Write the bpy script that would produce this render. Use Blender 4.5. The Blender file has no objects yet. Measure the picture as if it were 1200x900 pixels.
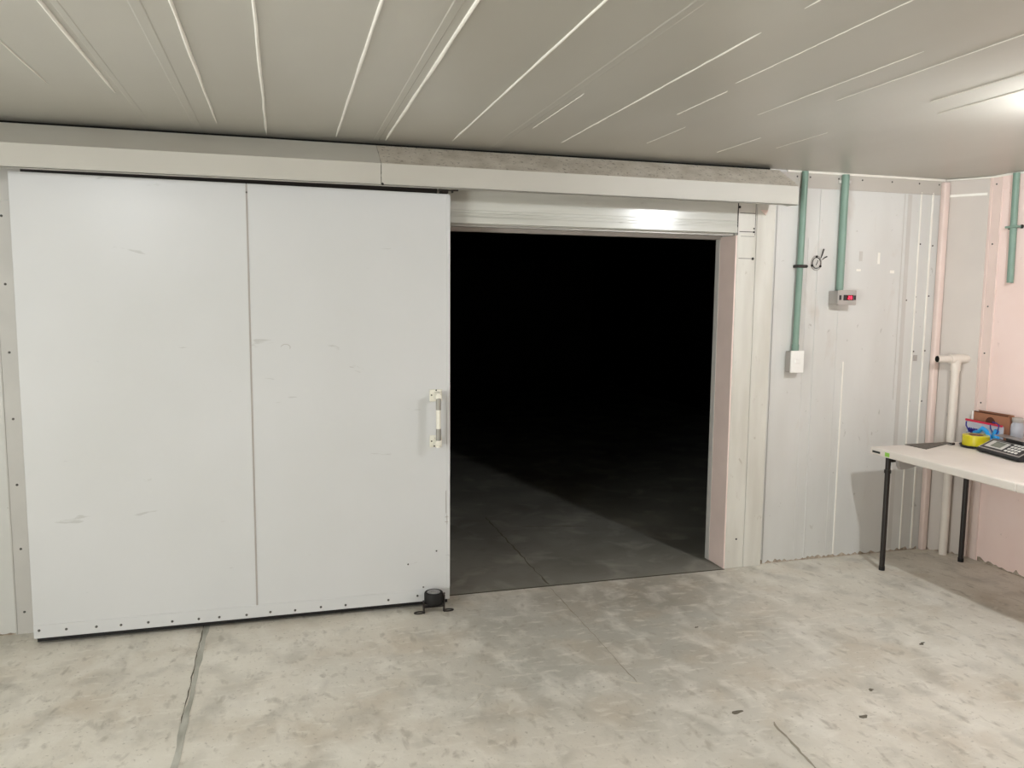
import bpy, bmesh, math, random
from mathutils import Vector, Matrix
random.seed(7)
S = bpy.context.scene
C = S.collection
PI = math.pi

# ------------------------------------------------------------------ camera
cam_d = bpy.data.cameras.new('camera')
cam_d.sensor_fit = 'HORIZONTAL'; cam_d.sensor_width = 36.0
cam_d.lens = 930.45 / 1200 * 36.0
cam_d.clip_start = 0.05; cam_d.clip_end = 100
cam = bpy.data.objects.new('camera', cam_d); C.objects.link(cam)
yaw, pitch, roll = .280885, .106979, .00924207
fw = Vector((math.sin(yaw)*math.cos(pitch), math.cos(yaw)*math.cos(pitch), -math.sin(pitch)))
r0 = Vector((math.cos(yaw), -math.sin(yaw), 0)); u0 = r0.cross(fw)
cr, sr = math.cos(roll), math.sin(roll)
rr = cr*r0 + sr*u0; uu = -sr*r0 + cr*u0
M = Matrix((rr, uu, -fw)).transposed().to_4x4(); M.translation = Vector((0, 0, 1.62))
cam.matrix_world = M
S.camera = cam

# ------------------------------------------------------------------ light and exposure
S.view_settings.view_transform = 'Standard'
S.view_settings.look = 'None'
S.view_settings.gamma = 1.0
S.view_settings.use_curve_mapping = False
S.view_settings.exposure = 0.2
LAMP_RIGHT = (2.95, 2.2, 2.33); POWER_RIGHT = 720.0     # emission strength of the bulbs
LAMP_LEFT = (-1.05, 1.6, 2.27); POWER_LEFT = 270.0
LAMP_COLOUR = (.97, 1.0, 1.03)
W = bpy.data.worlds.new('world'); S.world = W; W.use_nodes = True
W.node_tree.nodes['Background'].inputs[0].default_value = (.97, .985, .97, 1)
W.node_tree.nodes['Background'].inputs[1].default_value = 12.5      # overcast daylight, reaching the room through the added doorway in its left wall

DAY = (-1.6, .6, 2.1)                                  # unseen doorway assumed in the left wall, added for soft light from there: y from, y to, height
pd = bpy.data.lights.new('added_doorway_portal', 'AREA'); pd.shape = 'RECTANGLE'; pd.size = DAY[2]; pd.size_y = DAY[1]-DAY[0]; pd.cycles.is_portal = True
po = bpy.data.objects.new('added_doorway_portal', pd); C.objects.link(po)
po.location = (-3.66, (DAY[0]+DAY[1])/2, DAY[2]/2); po.rotation_euler = (0, -math.pi/2, 0)

# ------------------------------------------------------------------ helpers
WLOC = {}
def obj(name, bm, m, parent=None, smooth=False, local=False, kind=None, label=None):
    if parent is not None and not local:
        bmesh.ops.translate(bm, verts=bm.verts, vec=-WLOC[parent.name])
    me = bpy.data.meshes.new(name)
    bmesh.ops.recalc_face_normals(bm, faces=bm.faces)
    bm.to_mesh(me); bm.free()
    if smooth:
        for p in me.polygons: p.use_smooth = True
        try: me.set_sharp_from_angle(angle=math.radians(40))
        except Exception: pass
    for mm in (m if isinstance(m, (list, tuple)) else [m]): me.materials.append(mm)
    o = bpy.data.objects.new(name, me); C.objects.link(o)
    if parent is not None: o.parent = parent
    WLOC[o.name] = WLOC[parent.name] if parent is not None else Vector((0, 0, 0))
    if kind: o['kind'] = kind
    if label: o['label'] = label
    return o
def tag(o, label, cat, group=None):
    o['label'] = label; o['category'] = cat
    if group: o['group'] = group
    return o
def thing(name, label, cat, loc=(0, 0, 0), rotz=0, group=None):
    o = bpy.data.objects.new(name, None); C.objects.link(o)
    o.empty_display_size = .05
    o.location = loc; o.rotation_euler = (0, 0, rotz)
    WLOC[o.name] = Vector(loc)
    return tag(o, label, cat, group)
def struct(name, bm, m, parent=None, label=None, smooth=False):
    o = obj(name, bm, m, parent, smooth=smooth, label=label)
    if parent is None: o['kind'] = 'structure'
    return o
def new(): return bmesh.new()
def merge(bm, b2, mi=0):
    me = bpy.data.meshes.new('tmp')
    for f in b2.faces: f.material_index = mi
    b2.to_mesh(me); b2.free(); bm.from_mesh(me); bpy.data.meshes.remove(me)
def box(bm, x0, x1, y0, y1, z0, z1, bev=0, seg=2, mi=0, rot=None, at=None):
    b = bmesh.new()
    bmesh.ops.create_cube(b, size=1)
    for v in b.verts:
        v.co = Vector((x0+(v.co.x+.5)*(x1-x0), y0+(v.co.y+.5)*(y1-y0), z0+(v.co.z+.5)*(z1-z0)))
    if bev: bmesh.ops.bevel(b, geom=list(b.edges), offset=bev, segments=seg, affect='EDGES', profile=.5)
    if rot is not None: bmesh.ops.rotate(b, verts=b.verts, cent=at or (0, 0, 0), matrix=rot)
    merge(bm, b, mi); return bm
def prism(bm, pts, z0, z1, bev=0, mi=0, axis='z'):
    # polygon outline swept along an axis: 'z' uses (x,y), 'x' uses (y,z), 'y' uses (x,z)
    b = bmesh.new()
    def P(p, t): return {'z': (p[0], p[1], t), 'x': (t, p[0], p[1]), 'y': (p[0], t, p[1])}[axis]
    lo = [b.verts.new(P(p, z0)) for p in pts]; hi = [b.verts.new(P(p, z1)) for p in pts]
    b.faces.new(lo); b.faces.new(hi)
    n = len(pts)
    for i in range(n): b.faces.new((lo[i], lo[(i+1) % n], hi[(i+1) % n], hi[i]))
    bmesh.ops.recalc_face_normals(b, faces=b.faces)
    if bev: bmesh.ops.bevel(b, geom=list(b.edges), offset=bev, segments=2, affect='EDGES', profile=.5)
    merge(bm, b, mi); return bm
def tube(bm, pts, r, n=14, mi=0, cap=True, closed=False):
    pts = [Vector(p) for p in pts]
    b = bmesh.new(); rings = []
    N = len(pts)
    prev = None
    for i, p in enumerate(pts):
        if closed: d = (pts[(i+1) % N]-pts[i-1]).normalized()
        elif i == 0: d = (pts[1]-pts[0]).normalized()
        elif i == N-1: d = (pts[-1]-pts[-2]).normalized()
        else: d = ((pts[i+1]-p).normalized()+(p-pts[i-1]).normalized()).normalized()
        if prev is None:
            a = d.orthogonal().normalized()
        else:
            a = (prev-d*prev.dot(d)).normalized()
        prev = a; c = d.cross(a)
        rad = r[i] if isinstance(r, (list, tuple)) else r
        rings.append([b.verts.new(p+rad*(math.cos(2*PI*k/n)*a+math.sin(2*PI*k/n)*c)) for k in range(n)])
    for i in range(N if closed else N-1):
        A, B = rings[i], rings[(i+1) % N]
        for k in range(n): b.faces.new((A[k], A[(k+1) % n], B[(k+1) % n], B[k]))
    if cap and not closed:
        b.faces.new(rings[0][::-1]); b.faces.new(rings[-1])
    merge(bm, b, mi); return bm
def lathe(bm, prof, c, n=28, axis='z', mi=0, cap=True):
    # profile of (radius, height) around an axis through c
    b = bmesh.new(); rings = []
    for (r, h) in prof:
        ring = []
        for k in range(n):
            a = 2*PI*k/n
            p = {'z': (r*math.cos(a), r*math.sin(a), h), 'y': (r*math.cos(a), h, r*math.sin(a)), 'x': (h, r*math.cos(a), r*math.sin(a))}[axis]
            ring.append(b.verts.new(Vector(c)+Vector(p)))
        rings.append(ring)
    for A, B in zip(rings, rings[1:]):
        for k in range(n): b.faces.new((A[k], A[(k+1) % n], B[(k+1) % n], B[k]))
    if cap:
        b.faces.new(rings[0]); b.faces.new(rings[-1])
    merge(bm, b, mi); return bm
def dome(bm, c, r, h, axis='y', sgn=-1, n=10):
    return lathe(bm, [(r, 0), (r*.95, sgn*h*.5), (r*.6, sgn*h*.9), (r*.1, sgn*h)], c, n, axis)

# ------------------------------------------------------------------ materials
def lin(c):
    return tuple(((v/12.92) if v <= .04045 else ((v+.055)/1.055)**2.4) for v in (x/255 for x in c))
def mat(name, col, rough=.5, spec=.5, metal=0, col2=None, scale=6, detail=4, lo=.35, hi=.65, bump=0, bscale=60, stretch=(1, 1, 1),
        rvar=0, emit=None, estr=0, trans=0, ior=1.45, alpha=1):
    m = bpy.data.materials.new(name); m.use_nodes = True
    nt = m.node_tree; N = nt.nodes; L = nt.links
    b = N['Principled BSDF']
    col = lin(col)
    b.inputs['Base Color'].default_value = (*col, 1)
    b.inputs['Roughness'].default_value = rough
    b.inputs['Specular IOR Level'].default_value = spec
    b.inputs['Metallic'].default_value = metal
    b.inputs['Transmission Weight'].default_value = trans
    b.inputs['IOR'].default_value = ior
    b.inputs['Alpha'].default_value = alpha
    if emit:
        b.inputs['Emission Color'].default_value = (*emit, 1); b.inputs['Emission Strength'].default_value = estr
    tc = N.new('ShaderNodeTexCoord'); mp = N.new('ShaderNodeMapping')
    mp.inputs['Scale'].default_value = stretch
    L.new(tc.outputs['Object'], mp.inputs['Vector'])
    if col2 is None: col2v = tuple(v*.93 for v in col)
    else: col2v = lin(col2)
    n1 = N.new('ShaderNodeTexNoise'); n1.inputs['Scale'].default_value = scale; n1.inputs['Detail'].default_value = detail
    L.new(mp.outputs[0], n1.inputs['Vector'])
    rp = N.new('ShaderNodeMapRange'); rp.inputs[1].default_value = lo; rp.inputs[2].default_value = hi
    L.new(n1.outputs['Fac'], rp.inputs[0])
    mx = N.new('ShaderNodeMix'); mx.data_type = 'RGBA'
    mx.inputs[6].default_value = (*col, 1); mx.inputs[7].default_value = (*col2v, 1)
    L.new(rp.outputs[0], mx.inputs[0]); L.new(mx.outputs[2], b.inputs['Base Color'])
    if rvar:
        r2 = N.new('ShaderNodeMapRange'); r2.inputs[3].default_value = rough-rvar; r2.inputs[4].default_value = rough+rvar
        L.new(n1.outputs['Fac'], r2.inputs[0]); L.new(r2.outputs[0], b.inputs['Roughness'])
    if bump:
        n2 = N.new('ShaderNodeTexNoise'); n2.inputs['Scale'].default_value = bscale; n2.inputs['Detail'].default_value = 3
        L.new(mp.outputs[0], n2.inputs['Vector'])
        bp = N.new('ShaderNodeBump'); bp.inputs['Strength'].default_value = bump; bp.inputs['Distance'].default_value = .004
        L.new(n2.outputs['Fac'], bp.inputs['Height']); L.new(bp.outputs[0], b.inputs['Normal'])
    m['mix'] = 1
    return m
def add_spots(m, col, scale, thr, soft=.03, stretch=(1, 1, 1), amount=1.0, detail=2, off=(0, 0, 0), dist=.6):
    # stains with a shape of their own, laid over the base colour
    nt = m.node_tree; N = nt.nodes; L = nt.links; b = N['Principled BSDF']
    src = b.inputs['Base Color'].links[0].from_socket
    tc = N.new('ShaderNodeTexCoord'); mp = N.new('ShaderNodeMapping')
    mp.inputs['Scale'].default_value = stretch; mp.inputs['Location'].default_value = off
    L.new(tc.outputs['Object'], mp.inputs['Vector'])
    n = N.new('ShaderNodeTexNoise'); n.inputs['Scale'].default_value = scale; n.inputs['Detail'].default_value = detail
    n.inputs['Distortion'].default_value = dist
    L.new(mp.outputs[0], n.inputs['Vector'])
    r = N.new('ShaderNodeMapRange'); r.inputs[1].default_value = thr; r.inputs[2].default_value = thr+soft
    r.inputs[4].default_value = amount
    L.new(n.outputs['Fac'], r.inputs[0])
    mx = N.new('ShaderNodeMix'); mx.data_type = 'RGBA'
    mx.inputs[7].default_value = (*lin(col), 1)
    L.new(src, mx.inputs[6]); L.new(r.outputs[0], mx.inputs[0]); L.new(mx.outputs[2], b.inputs['Base Color'])
    return m

def add_patch(m, col, centre, rx, ry, amount, nscale=2.0):
    # one worn, trodden patch with a ragged outline
    nt = m.node_tree; N = nt.nodes; L = nt.links; b = N['Principled BSDF']
    src = b.inputs['Base Color'].links[0].from_socket
    tc = N.new('ShaderNodeTexCoord'); mp = N.new('ShaderNodeMapping'); mp.vector_type = 'TEXTURE'
    mp.inputs['Location'].default_value = (*centre, 0); mp.inputs['Scale'].default_value = (rx, ry, 1)
    L.new(tc.outputs['Object'], mp.inputs['Vector'])
    ln = N.new('ShaderNodeVectorMath'); ln.operation = 'LENGTH'; L.new(mp.outputs[0], ln.inputs[0])
    n = N.new('ShaderNodeTexNoise'); n.inputs['Scale'].default_value = nscale; n.inputs['Detail'].default_value = 9
    L.new(tc.outputs['Object'], n.inputs['Vector'])
    ad = N.new('ShaderNodeMath'); ad.operation = 'MULTIPLY_ADD'; ad.inputs[1].default_value = 1.8
    L.new(n.outputs['Fac'], ad.inputs[0]); L.new(ln.outputs['Value'], ad.inputs[2])
    r = N.new('ShaderNodeMapRange'); r.inputs[1].default_value = 2.0; r.inputs[2].default_value = 1.15; r.inputs[4].default_value = amount
    L.new(ad.outputs[0], r.inputs[0])
    mx = N.new('ShaderNodeMix'); mx.data_type = 'RGBA'; mx.inputs[7].default_value = (*lin(col), 1)
    L.new(src, mx.inputs[6]); L.new(r.outputs[0], mx.inputs[0]); L.new(mx.outputs[2], b.inputs['Base Color'])
FLOOR = mat('concrete', (231, 226, 214), .45, .4, col2=(216, 210, 197), scale=1.6, detail=9, lo=.36, hi=.64, bump=.3, bscale=40, rvar=.1)
add_patch(FLOOR, (176, 175, 165), (1.55, 3.35), 1.3, 1.0, .85, 1.6)      # grey trodden way through the doorway
add_patch(FLOOR, (150, 144, 130), (1.9, 3.9), .75, .38, .75, 2.5)
add_spots(FLOOR, (192, 178, 156), 2.6, .50, .20, amount=.55, off=(1.0, 5, 0), detail=9, dist=.2)         # brown stains
add_spots(FLOOR, (172, 168, 156), 5.0, .50, .22, stretch=(1.2, .8, 1), amount=.6, detail=10, off=(7, 1, 0), dist=.3)
add_spots(FLOOR, (238, 234, 224), 6.0, .52, .18, stretch=(1, .7, 1), amount=.6, detail=10, dist=.4)      # pale scuffs
add_spots(FLOOR, (240, 236, 226), 19.0, .56, .12, stretch=(.6, 1.5, 1), amount=.38, detail=10, off=(2, 2, 0), dist=.4)
add_spots(FLOOR, (158, 150, 134), 16.0, .57, .14, stretch=(1.3, .7, 1), amount=.5, detail=10, off=(4, 6, 0), dist=.4)
add_spots(FLOOR, (140, 132, 116), 55.0, .62, .10, amount=.45, detail=6, off=(4, 3, 0), dist=.3)
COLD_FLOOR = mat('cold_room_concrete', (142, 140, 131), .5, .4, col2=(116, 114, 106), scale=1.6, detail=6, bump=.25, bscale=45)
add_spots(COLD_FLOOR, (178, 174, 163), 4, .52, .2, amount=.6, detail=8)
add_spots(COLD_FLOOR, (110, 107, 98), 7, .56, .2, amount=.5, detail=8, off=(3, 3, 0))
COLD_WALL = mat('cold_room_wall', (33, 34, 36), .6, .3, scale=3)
CEIL = mat('ceiling_panel', (188, 186, 177), .36, .5, col2=(179, 176, 166), scale=1.3, bump=.05, bscale=5, stretch=(1, .4, 1), rvar=.05)
BEAD = mat('white_sealant', (238, 235, 226), .5, .3, scale=12)
WALL = mat('wall_panel', (208, 208, 204), .38, .5, col2=(200, 199, 194), scale=2.2, stretch=(1.8, 1, .5), bump=.05, bscale=7)
add_spots(WALL, (184, 172, 160), 3.2, .62, .10, stretch=(1.4, 1, .6), amount=.45, detail=5, off=(2, 0, 3))
add_spots(WALL, (150, 146, 136), 26, .70, .05, stretch=(1, 1, .7), amount=.5, detail=3)
PINK = mat('pink_paint', (244, 221, 213), .45, .4, col2=(240, 214, 205), scale=2.5, bump=.05, bscale=9)
add_spots(PINK, (214, 190, 181), 20, .68, .06, amount=.5, detail=4)
PINKTRIM = mat('pink_trim', (232, 212, 203), .5, .4, scale=5)
TRIM = mat('trim_sheet', (196, 193, 187), .38, .5, scale=4)
DOORM = mat('door_paint', (208, 209, 209), .33, .5, col2=(204, 205, 204), scale=1.4, bump=.03, bscale=3)
add_spots(DOORM, (172, 172, 168), 11, .71, .04, stretch=(.5, 1, 2.2), amount=.5, detail=4, off=(1, 1, 0))
COVER = mat('cover_sheet', (186, 183, 174), .5, .4, col2=(181, 178, 169), scale=2)
CORNER = mat('corner_sheet', (196, 187, 178), .4, .5, scale=3)
FLASH = mat('dull_flashing', (186, 181, 172), .5, .4, scale=4)
COVERTOP = mat('dull_sheet', (204, 201, 192), .5, .4, col2=(197, 193, 183), scale=3)
COVERDIRTY = mat('grimy_sheet', (208, 201, 189), .7, .3, col2=(186, 178, 164), scale=10, detail=6, bump=.4, bscale=70)
add_spots(COVERDIRTY, (132, 125, 112), 60, .60, .06, amount=.7, detail=3)
FRAME = mat('frame_paint', (204, 204, 196), .2, .5, col2=(190, 190, 181), scale=3, detail=6, stretch=(.6, 1, 7), bump=.06, bscale=6)
add_spots(FRAME, (150, 145, 130), 8, .66, .05, stretch=(.5, 1, 4), amount=.5, detail=5)
JAMB = mat('jamb_paint', (212, 210, 201), .45, .4, col2=(200, 197, 187), scale=4, detail=6, stretch=(3, 1, .5), bump=.08, bscale=8)
add_spots(JAMB, (160, 150, 134), 12, .66, .06, stretch=(1.5, 1, .7), amount=.5, detail=5)
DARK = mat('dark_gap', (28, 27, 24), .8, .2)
BLACKMETAL = mat('black_metal', (40, 34, 30), .42, .5)
SCREW = mat('screw_metal', (92, 90, 86), .4, .5, metal=.4)
DARKSCREW = mat('dark_screw', (42, 38, 34), .5, .4)
GREEN = mat('green_conduit', (126, 152, 138), .42, .5, col2=(118, 144, 130), scale=5)
WHITEPL = mat('white_plastic', (236, 235, 230), .35, .5)
GREYPL = mat('grey_plastic', (172, 166, 160), .4, .5)
IVORY = mat('ivory_enamel', (236, 233, 220), .3, .5)
CHROME = mat('bare_steel', (158, 156, 148), .4, .5, metal=.2)
PVC = mat('pvc_pipe', (228, 219, 208), .35, .5, scale=5)
TABLETOP = mat('table_plastic', (226, 219, 210), .5, .4, col2=(220, 212, 203), scale=5, bump=.05, bscale=80)
BLACKPL = mat('black_plastic', (34, 34, 36), .35, .5)
RUBBER = mat('black_rubber', (26, 25, 24), .6, .4)
STEEL = mat('brushed_steel', (150, 148, 146), .35, .5, metal=.7)
MATM = mat('grey_mat', (112, 106, 98), .7, .3, col2=(96, 90, 84), scale=60)
YELLOW = mat('yellow_tape', (214, 200, 40), .22, .6, scale=4)
CARD = mat('brown_cardboard', (160, 112, 86), .7, .3, col2=(148, 102, 78), scale=8)
CARDEDGE = mat('cardboard_edge', (88, 56, 42), .8, .2)
PAPER = mat('white_paper', (236, 233, 228), .6, .3)
RED = mat('red_zip', (206, 44, 72), .4, .4)
BLUE = mat('blue_plastic', (40, 150, 220), .35, .5)
NAVY = mat('navy_plastic', (48, 44, 130), .4, .5)
LCD = mat('lcd_glass', (132, 136, 124), .2, .5)
PALEPRINT = mat('pale_print', (206, 204, 198), .5, .3)
KEY = mat('white_key', (228, 226, 220), .4, .4)
GREENST = mat('green_sticker', (150, 205, 90), .5, .3)
REDLED = mat('red_led', (255, 60, 90), .4, .3, emit=(1.0, .05, .13), estr=1.6)
REDWIN = mat('red_window', (90, 8, 20), .2, .5)
CLEAR = mat('clear_bag', (222, 228, 240), .2, .5, alpha=.45)
FAINT = mat('faint_crack', (160, 153, 138), .8, .2)
THRESH = mat('threshold_dirt', (92, 87, 76), .8, .2, scale=20)
FILLER = mat('joint_filler', (196, 195, 185), .6, .3, col2=(158, 157, 146), scale=18, detail=6, stretch=(1, .3, 1))
PALE = mat('pale_scrape', (214, 209, 196), .6, .3)
CRACK = mat('crack_dirt', (112, 106, 94), .8, .2)
BULB = mat('bulb_glow', (255, 255, 255), .4, .3, emit=LAMP_COLOUR, estr=POWER_RIGHT)
BULB2 = mat('bulb_glow_weak', (255, 255, 255), .4, .3, emit=LAMP_COLOUR, estr=POWER_LEFT)

# ------------------------------------------------------------------ setting
H = 2.392; WB = 4.165; WT = .175
XL, XR, YF = -3.6, 4.192, -3.2
OX0, OX1, OZ = .74, 2.55, 2.01                       # doorway
YT = 4.128                                            # threshold
bm = new(); prism(bm, [(XL-.1, YF-.1), (XR+.1, YF-.1), (XR+.1, WB+.06), (OX1-.005, WB+.06), (OX1-.005, YT-.006), (OX0, YT-.006), (OX0, WB+.06), (XL-.1, WB+.06)], -.1, 0)
floor = struct('floor', bm, FLOOR)
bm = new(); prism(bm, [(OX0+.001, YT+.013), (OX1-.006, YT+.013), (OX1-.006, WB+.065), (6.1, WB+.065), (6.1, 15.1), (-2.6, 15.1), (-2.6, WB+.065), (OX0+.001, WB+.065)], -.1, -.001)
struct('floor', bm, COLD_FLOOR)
bm = new(); box(bm, OX0, OX1-.005, YT-.03, YT+.03, -.12, -.0015)
struct('trim_5', bm, THRESH)                           # dirty bottom of the threshold joint

def strip(bm, pts, w, z, jit=0.0):
    # flat ragged ribbon lying on the floor
    L_, R_ = [], []
    for i, p in enumerate(pts):
        a = Vector(pts[max(i-1, 0)]); c = Vector(pts[min(i+1, len(pts)-1)])
        d = (c-a).normalized(); nrm = Vector((-d.y, d.x))
        ww = w*(.35 if i in (0, len(pts)-1) else 1)*(1+random.uniform(-jit, jit))/2
        L_.append(bm.verts.new((p[0]+nrm.x*ww, p[1]+nrm.y*ww, z))); R_.append(bm.verts.new((p[0]-nrm.x*ww, p[1]-nrm.y*ww, z)))
    for i in range(len(pts)-1): bm.faces.new((L_[i], R_[i], R_[i+1], L_[i+1]))
def wobble(p, q, n, a): return [(p[0]+(q[0]-p[0])*i/n+random.uniform(-a, a), p[1]+(q[1]-p[1])*i/n+random.uniform(-a, a)) for i in range(n+1)]
bm = new(); strip(bm, wobble((-.392, YT-.01), (-.385, -3), 90, .004), .022, .0012, .35); obj('joint_filler', bm, FILLER, floor)
bm = new(); strip(bm, wobble((-.408, YT-.01), (-.404, 3.1), 24, .003), .004, .0018, .6); obj('joint_crack', bm, CRACK, floor)
bm = new(); strip(bm, wobble((1.42, 4.1), (1.418, 2.95), 30, .004), .004, .0012, .6); obj('joint_crack', bm, FAINT, floor)
bm = new(); strip(bm, wobble((1.79, 2.52), (1.735, 2.1), 14, .006), .009, .0012, .5); obj('joint_crack', bm, FAINT, floor)
for p, q, w, n in (((.193, 3.092), (.40, 3.16), .010, 12), ((.40, 3.16), (.37, 3.21), .014, 6), ((.74, 3.13), (.80, 3.07), .016, 6), ((.80, 3.07), (.66, 2.90), .008, 8),
                   ((.86, 2.92), (.82, 2.84), .024, 5), ((1.30, 3.02), (1.44, 2.93), .010, 8), ((2.35, 2.78), (2.50, 2.70), .012, 6), ((-.05, 3.05), (.02, 3.00), .010, 5)):
    bm = new(); strip(bm, wobble(p, q, n, .007), w, .0012, .6); obj('scrape', bm, PALE, floor)
for x, y, s in ((1.70, 2.62, .028), (2.16, 2.46, .022), (2.34, 2.63, .016), (2.9, 2.95, .02), (1.95, 3.4, .014)):
    bm = new(); strip(bm, wobble((x-s, y-.004), (x+s, y+.006), 4, .005), s*.8, .0012, .4); obj('oil_spot', bm, CRACK, floor)

cold_floor = bpy.data.objects['floor.001']
bm = new(); strip(bm, wobble((1.425, YT+.02), (1.42, 5.6), 30, .006), .008, .0004, .6); obj('joint_crack', bm, CRACK, cold_floor)
bm = new(); strip(bm, wobble((2.05, 5.2), (1.62, 5.3), 10, .012), .010, .0004, .6); obj('joint_crack', bm, CRACK, cold_floor)
# ceiling of long panels
bm = new(); box(bm, XL-.1, XR+.1, YF-.1, WB, H, H+.1)
def rib(bm, x, w, h, y0, y1):
    prism(bm, [(x-w/2, H+.002), (x-w/2*.55, H-h), (x+w/2*.55, H-h), (x+w/2, H+.002)], y0, y1, axis='y')
for x, w in ((-.36, .05), (1.06, .05), (.46, .04), (-.565, .03), (-1.3, .05)):
    rib(bm, x, w, .0014, YF, 4.05)
ceil = struct('ceiling', bm, CEIL)
def bead(x, y0, y1, r):
    bm = new(); pts = []
    n = 40
    for i in range(n+1):
        y = y0+(y1-y0)*i/n
        pts.append((x+random.uniform(-.0012, .0012), y, H-.0005))
    rs = [r*random.uniform(.75, 1.15) for _ in pts]; rs[-1] = r*.2; rs[0] = r*.4
    tube(bm, pts, rs, 8); obj('joint_bead', bm, BEAD, ceil, smooth=True)
for x, y0, y1, r in ((-1.05, YF, 3.2, .004), (-.815, YF, 3.40, .0035), (-.60, YF, 3.45, .0065), (-.268, YF, 3.9, .006), (-.057, YF, 4.1, .0055), (.266, YF, 4.04, .0055), (.505, YF, 4.05, .006),
                     (.822, YF, 3.95, .0045), (1.345, 2.1, 3.82, .0035), (1.345, YF, 1.9, .004), (1.11, 2.9, 3.55, .002), (1.57, 1.5, 2.6, .002), (1.60, 2.7, 3.1, .0025), (1.92, 2.1, 3.0, .002),
                     (2.07, 1.6, 2.7, .002), (2.42, 2.0, 2.6, .0028), (2.60, 2.2, 2.75, .0022), (1.75, 3.3, 3.7, .002), (2.2, 3.4, 3.8, .002), (2.42, 3.2, 3.6, .002)):
    bead(x, y0, y1, r)
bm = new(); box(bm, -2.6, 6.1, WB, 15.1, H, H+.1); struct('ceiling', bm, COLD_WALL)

# walls
bm = new()
box(bm, XL-.1, OX0, WB, WB+WT, -.05, H); box(bm, OX1, 4.3, WB, WB+WT, -.05, H); box(bm, OX0, OX1, WB, WB+WT, OZ, H)
wall = struct('wall_back', bm, WALL)
bm = new(); box(bm, XR, XR+.12, YF-.1, WB+WT, -.05, H); wallr = struct('wall_right', bm, PINK)
bm = new(); box(bm, XL-.12, XL, YF-.1, DAY[0], -.05, H); box(bm, XL-.12, XL, DAY[1], WB+WT, -.05, H); box(bm, XL-.12, XL, DAY[0], DAY[1], DAY[2], H); struct('wall_left', bm, WALL)
bm = new(); box(bm, XL-.12, XR+.12, YF-.12, YF, -.05, H); struct('wall_front', bm, WALL)
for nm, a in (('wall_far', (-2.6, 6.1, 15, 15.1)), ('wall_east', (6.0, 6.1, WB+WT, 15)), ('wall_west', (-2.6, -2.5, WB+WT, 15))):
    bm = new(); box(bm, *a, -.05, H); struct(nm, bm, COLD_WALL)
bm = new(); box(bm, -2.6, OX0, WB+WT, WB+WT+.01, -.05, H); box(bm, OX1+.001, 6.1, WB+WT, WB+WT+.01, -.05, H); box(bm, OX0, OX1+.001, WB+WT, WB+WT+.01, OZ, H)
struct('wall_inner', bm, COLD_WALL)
# chamfered corner panel
A = (4.035, WB+.001); B = (XR+.001, 3.955)
bm = new(); prism(bm, [A, B, (B[0]+.004, B[1]+.004), (A[0]+.004, A[1]+.004)], 0, H-.002); struct('wall_corner', bm, CORNER)

# seams of the wall panels on the right of the doorway
def vline(x, z0, z1, w, t, m=None, name='panel_seam', y=WB):
    bm = new(); box(bm, x-w/2, x+w/2, y-t, y+.001, z0, z1, min(w, t)*.3, 1); return obj(name, bm, m or WALL, wall)
for x, z0, z1, w, t, m in ((3.127, .01, 2.29, .012, .0035, WALL), (3.343, .02, 1.25, .010, .0035, BEAD), (3.30, .02, 1.6, .03, .002, WALL), (3.736, 1.0, 2.29, .006, .002, TRIM), (3.775, .02, 2.29, .03, .0015, TRIM),
                           (3.857, .01, 2.305, .010, .006, BEAD), (3.945, .01, 2.305, .013, .007, BEAD), (2.835, .0, 2.2, .02, .004, WALL), (3.06, .02, 2.0, .02, .002, WALL)):
    vline(x, z0, z1, w, t, m)
def screws(parent, pts, r=.0055, m=SCREW, h=.004, axis='y', sgn=-1, name='rivet'):
    for p in pts:
        bm = new(); dome(bm, p, r, h, axis, sgn, 10); obj(name, bm, m, parent, smooth=True)
screws(wall, [(x, WB-.0005, z) for x, z in ((3.872, 1.308), (3.960, 1.312), (3.862, .989), (3.960, .986), (3.872, 1.986), (3.968, 1.978), (3.863, 1.655), (3.963, 1.661), (3.792, 1.633), (3.941, .66), (3.846, .64))])
# top flashing on the right part of the back wall
bm = new(); box(bm, 2.775, 4.03, WB-.005, WB+.001, 2.297, H-.012); box(bm, 2.775, 4.03, WB-.007, WB+.001, 2.293, 2.299)
t = struct('trim_1', bm, FLASH)
bm = new(); tube(bm, [(2.88+i*.05, WB-.006+random.uniform(-.002, .002), H-.006) for i in range(24)], .007, 8); obj('sealant', bm, BEAD, t, smooth=True)
screws(t, [(x, WB-.0045, 2.357) for x in (2.95, 3.04, 3.24, 3.41, 3.628, 3.833, 3.985)])
# rounded pink trunking in the corner
bm = new(); box(bm, 4.000, 4.044, WB-.040, WB-.0005, 0, 2.372, .010, 3)
struct('trim_2', bm, PINKTRIM, smooth=True)
# pink angle where the chamfer meets the right wall, with rivets
bm = new(); box(bm, XR-.004, XR+.001, 3.885, 3.962, 0, H-.01)
box(bm, XR-.008, XR+.001, 3.880, 3.888, 0, 2.30); box(bm, XR-.010, XR-.002, 3.950, 3.966, 0, H-.01)
t = struct('trim_3', bm, PINKTRIM)
screws(t, [(XR-.004, 3.925, z) for z in (2.34, 1.98, 1.60, 1.31, 1.0)], axis='x')
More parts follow.
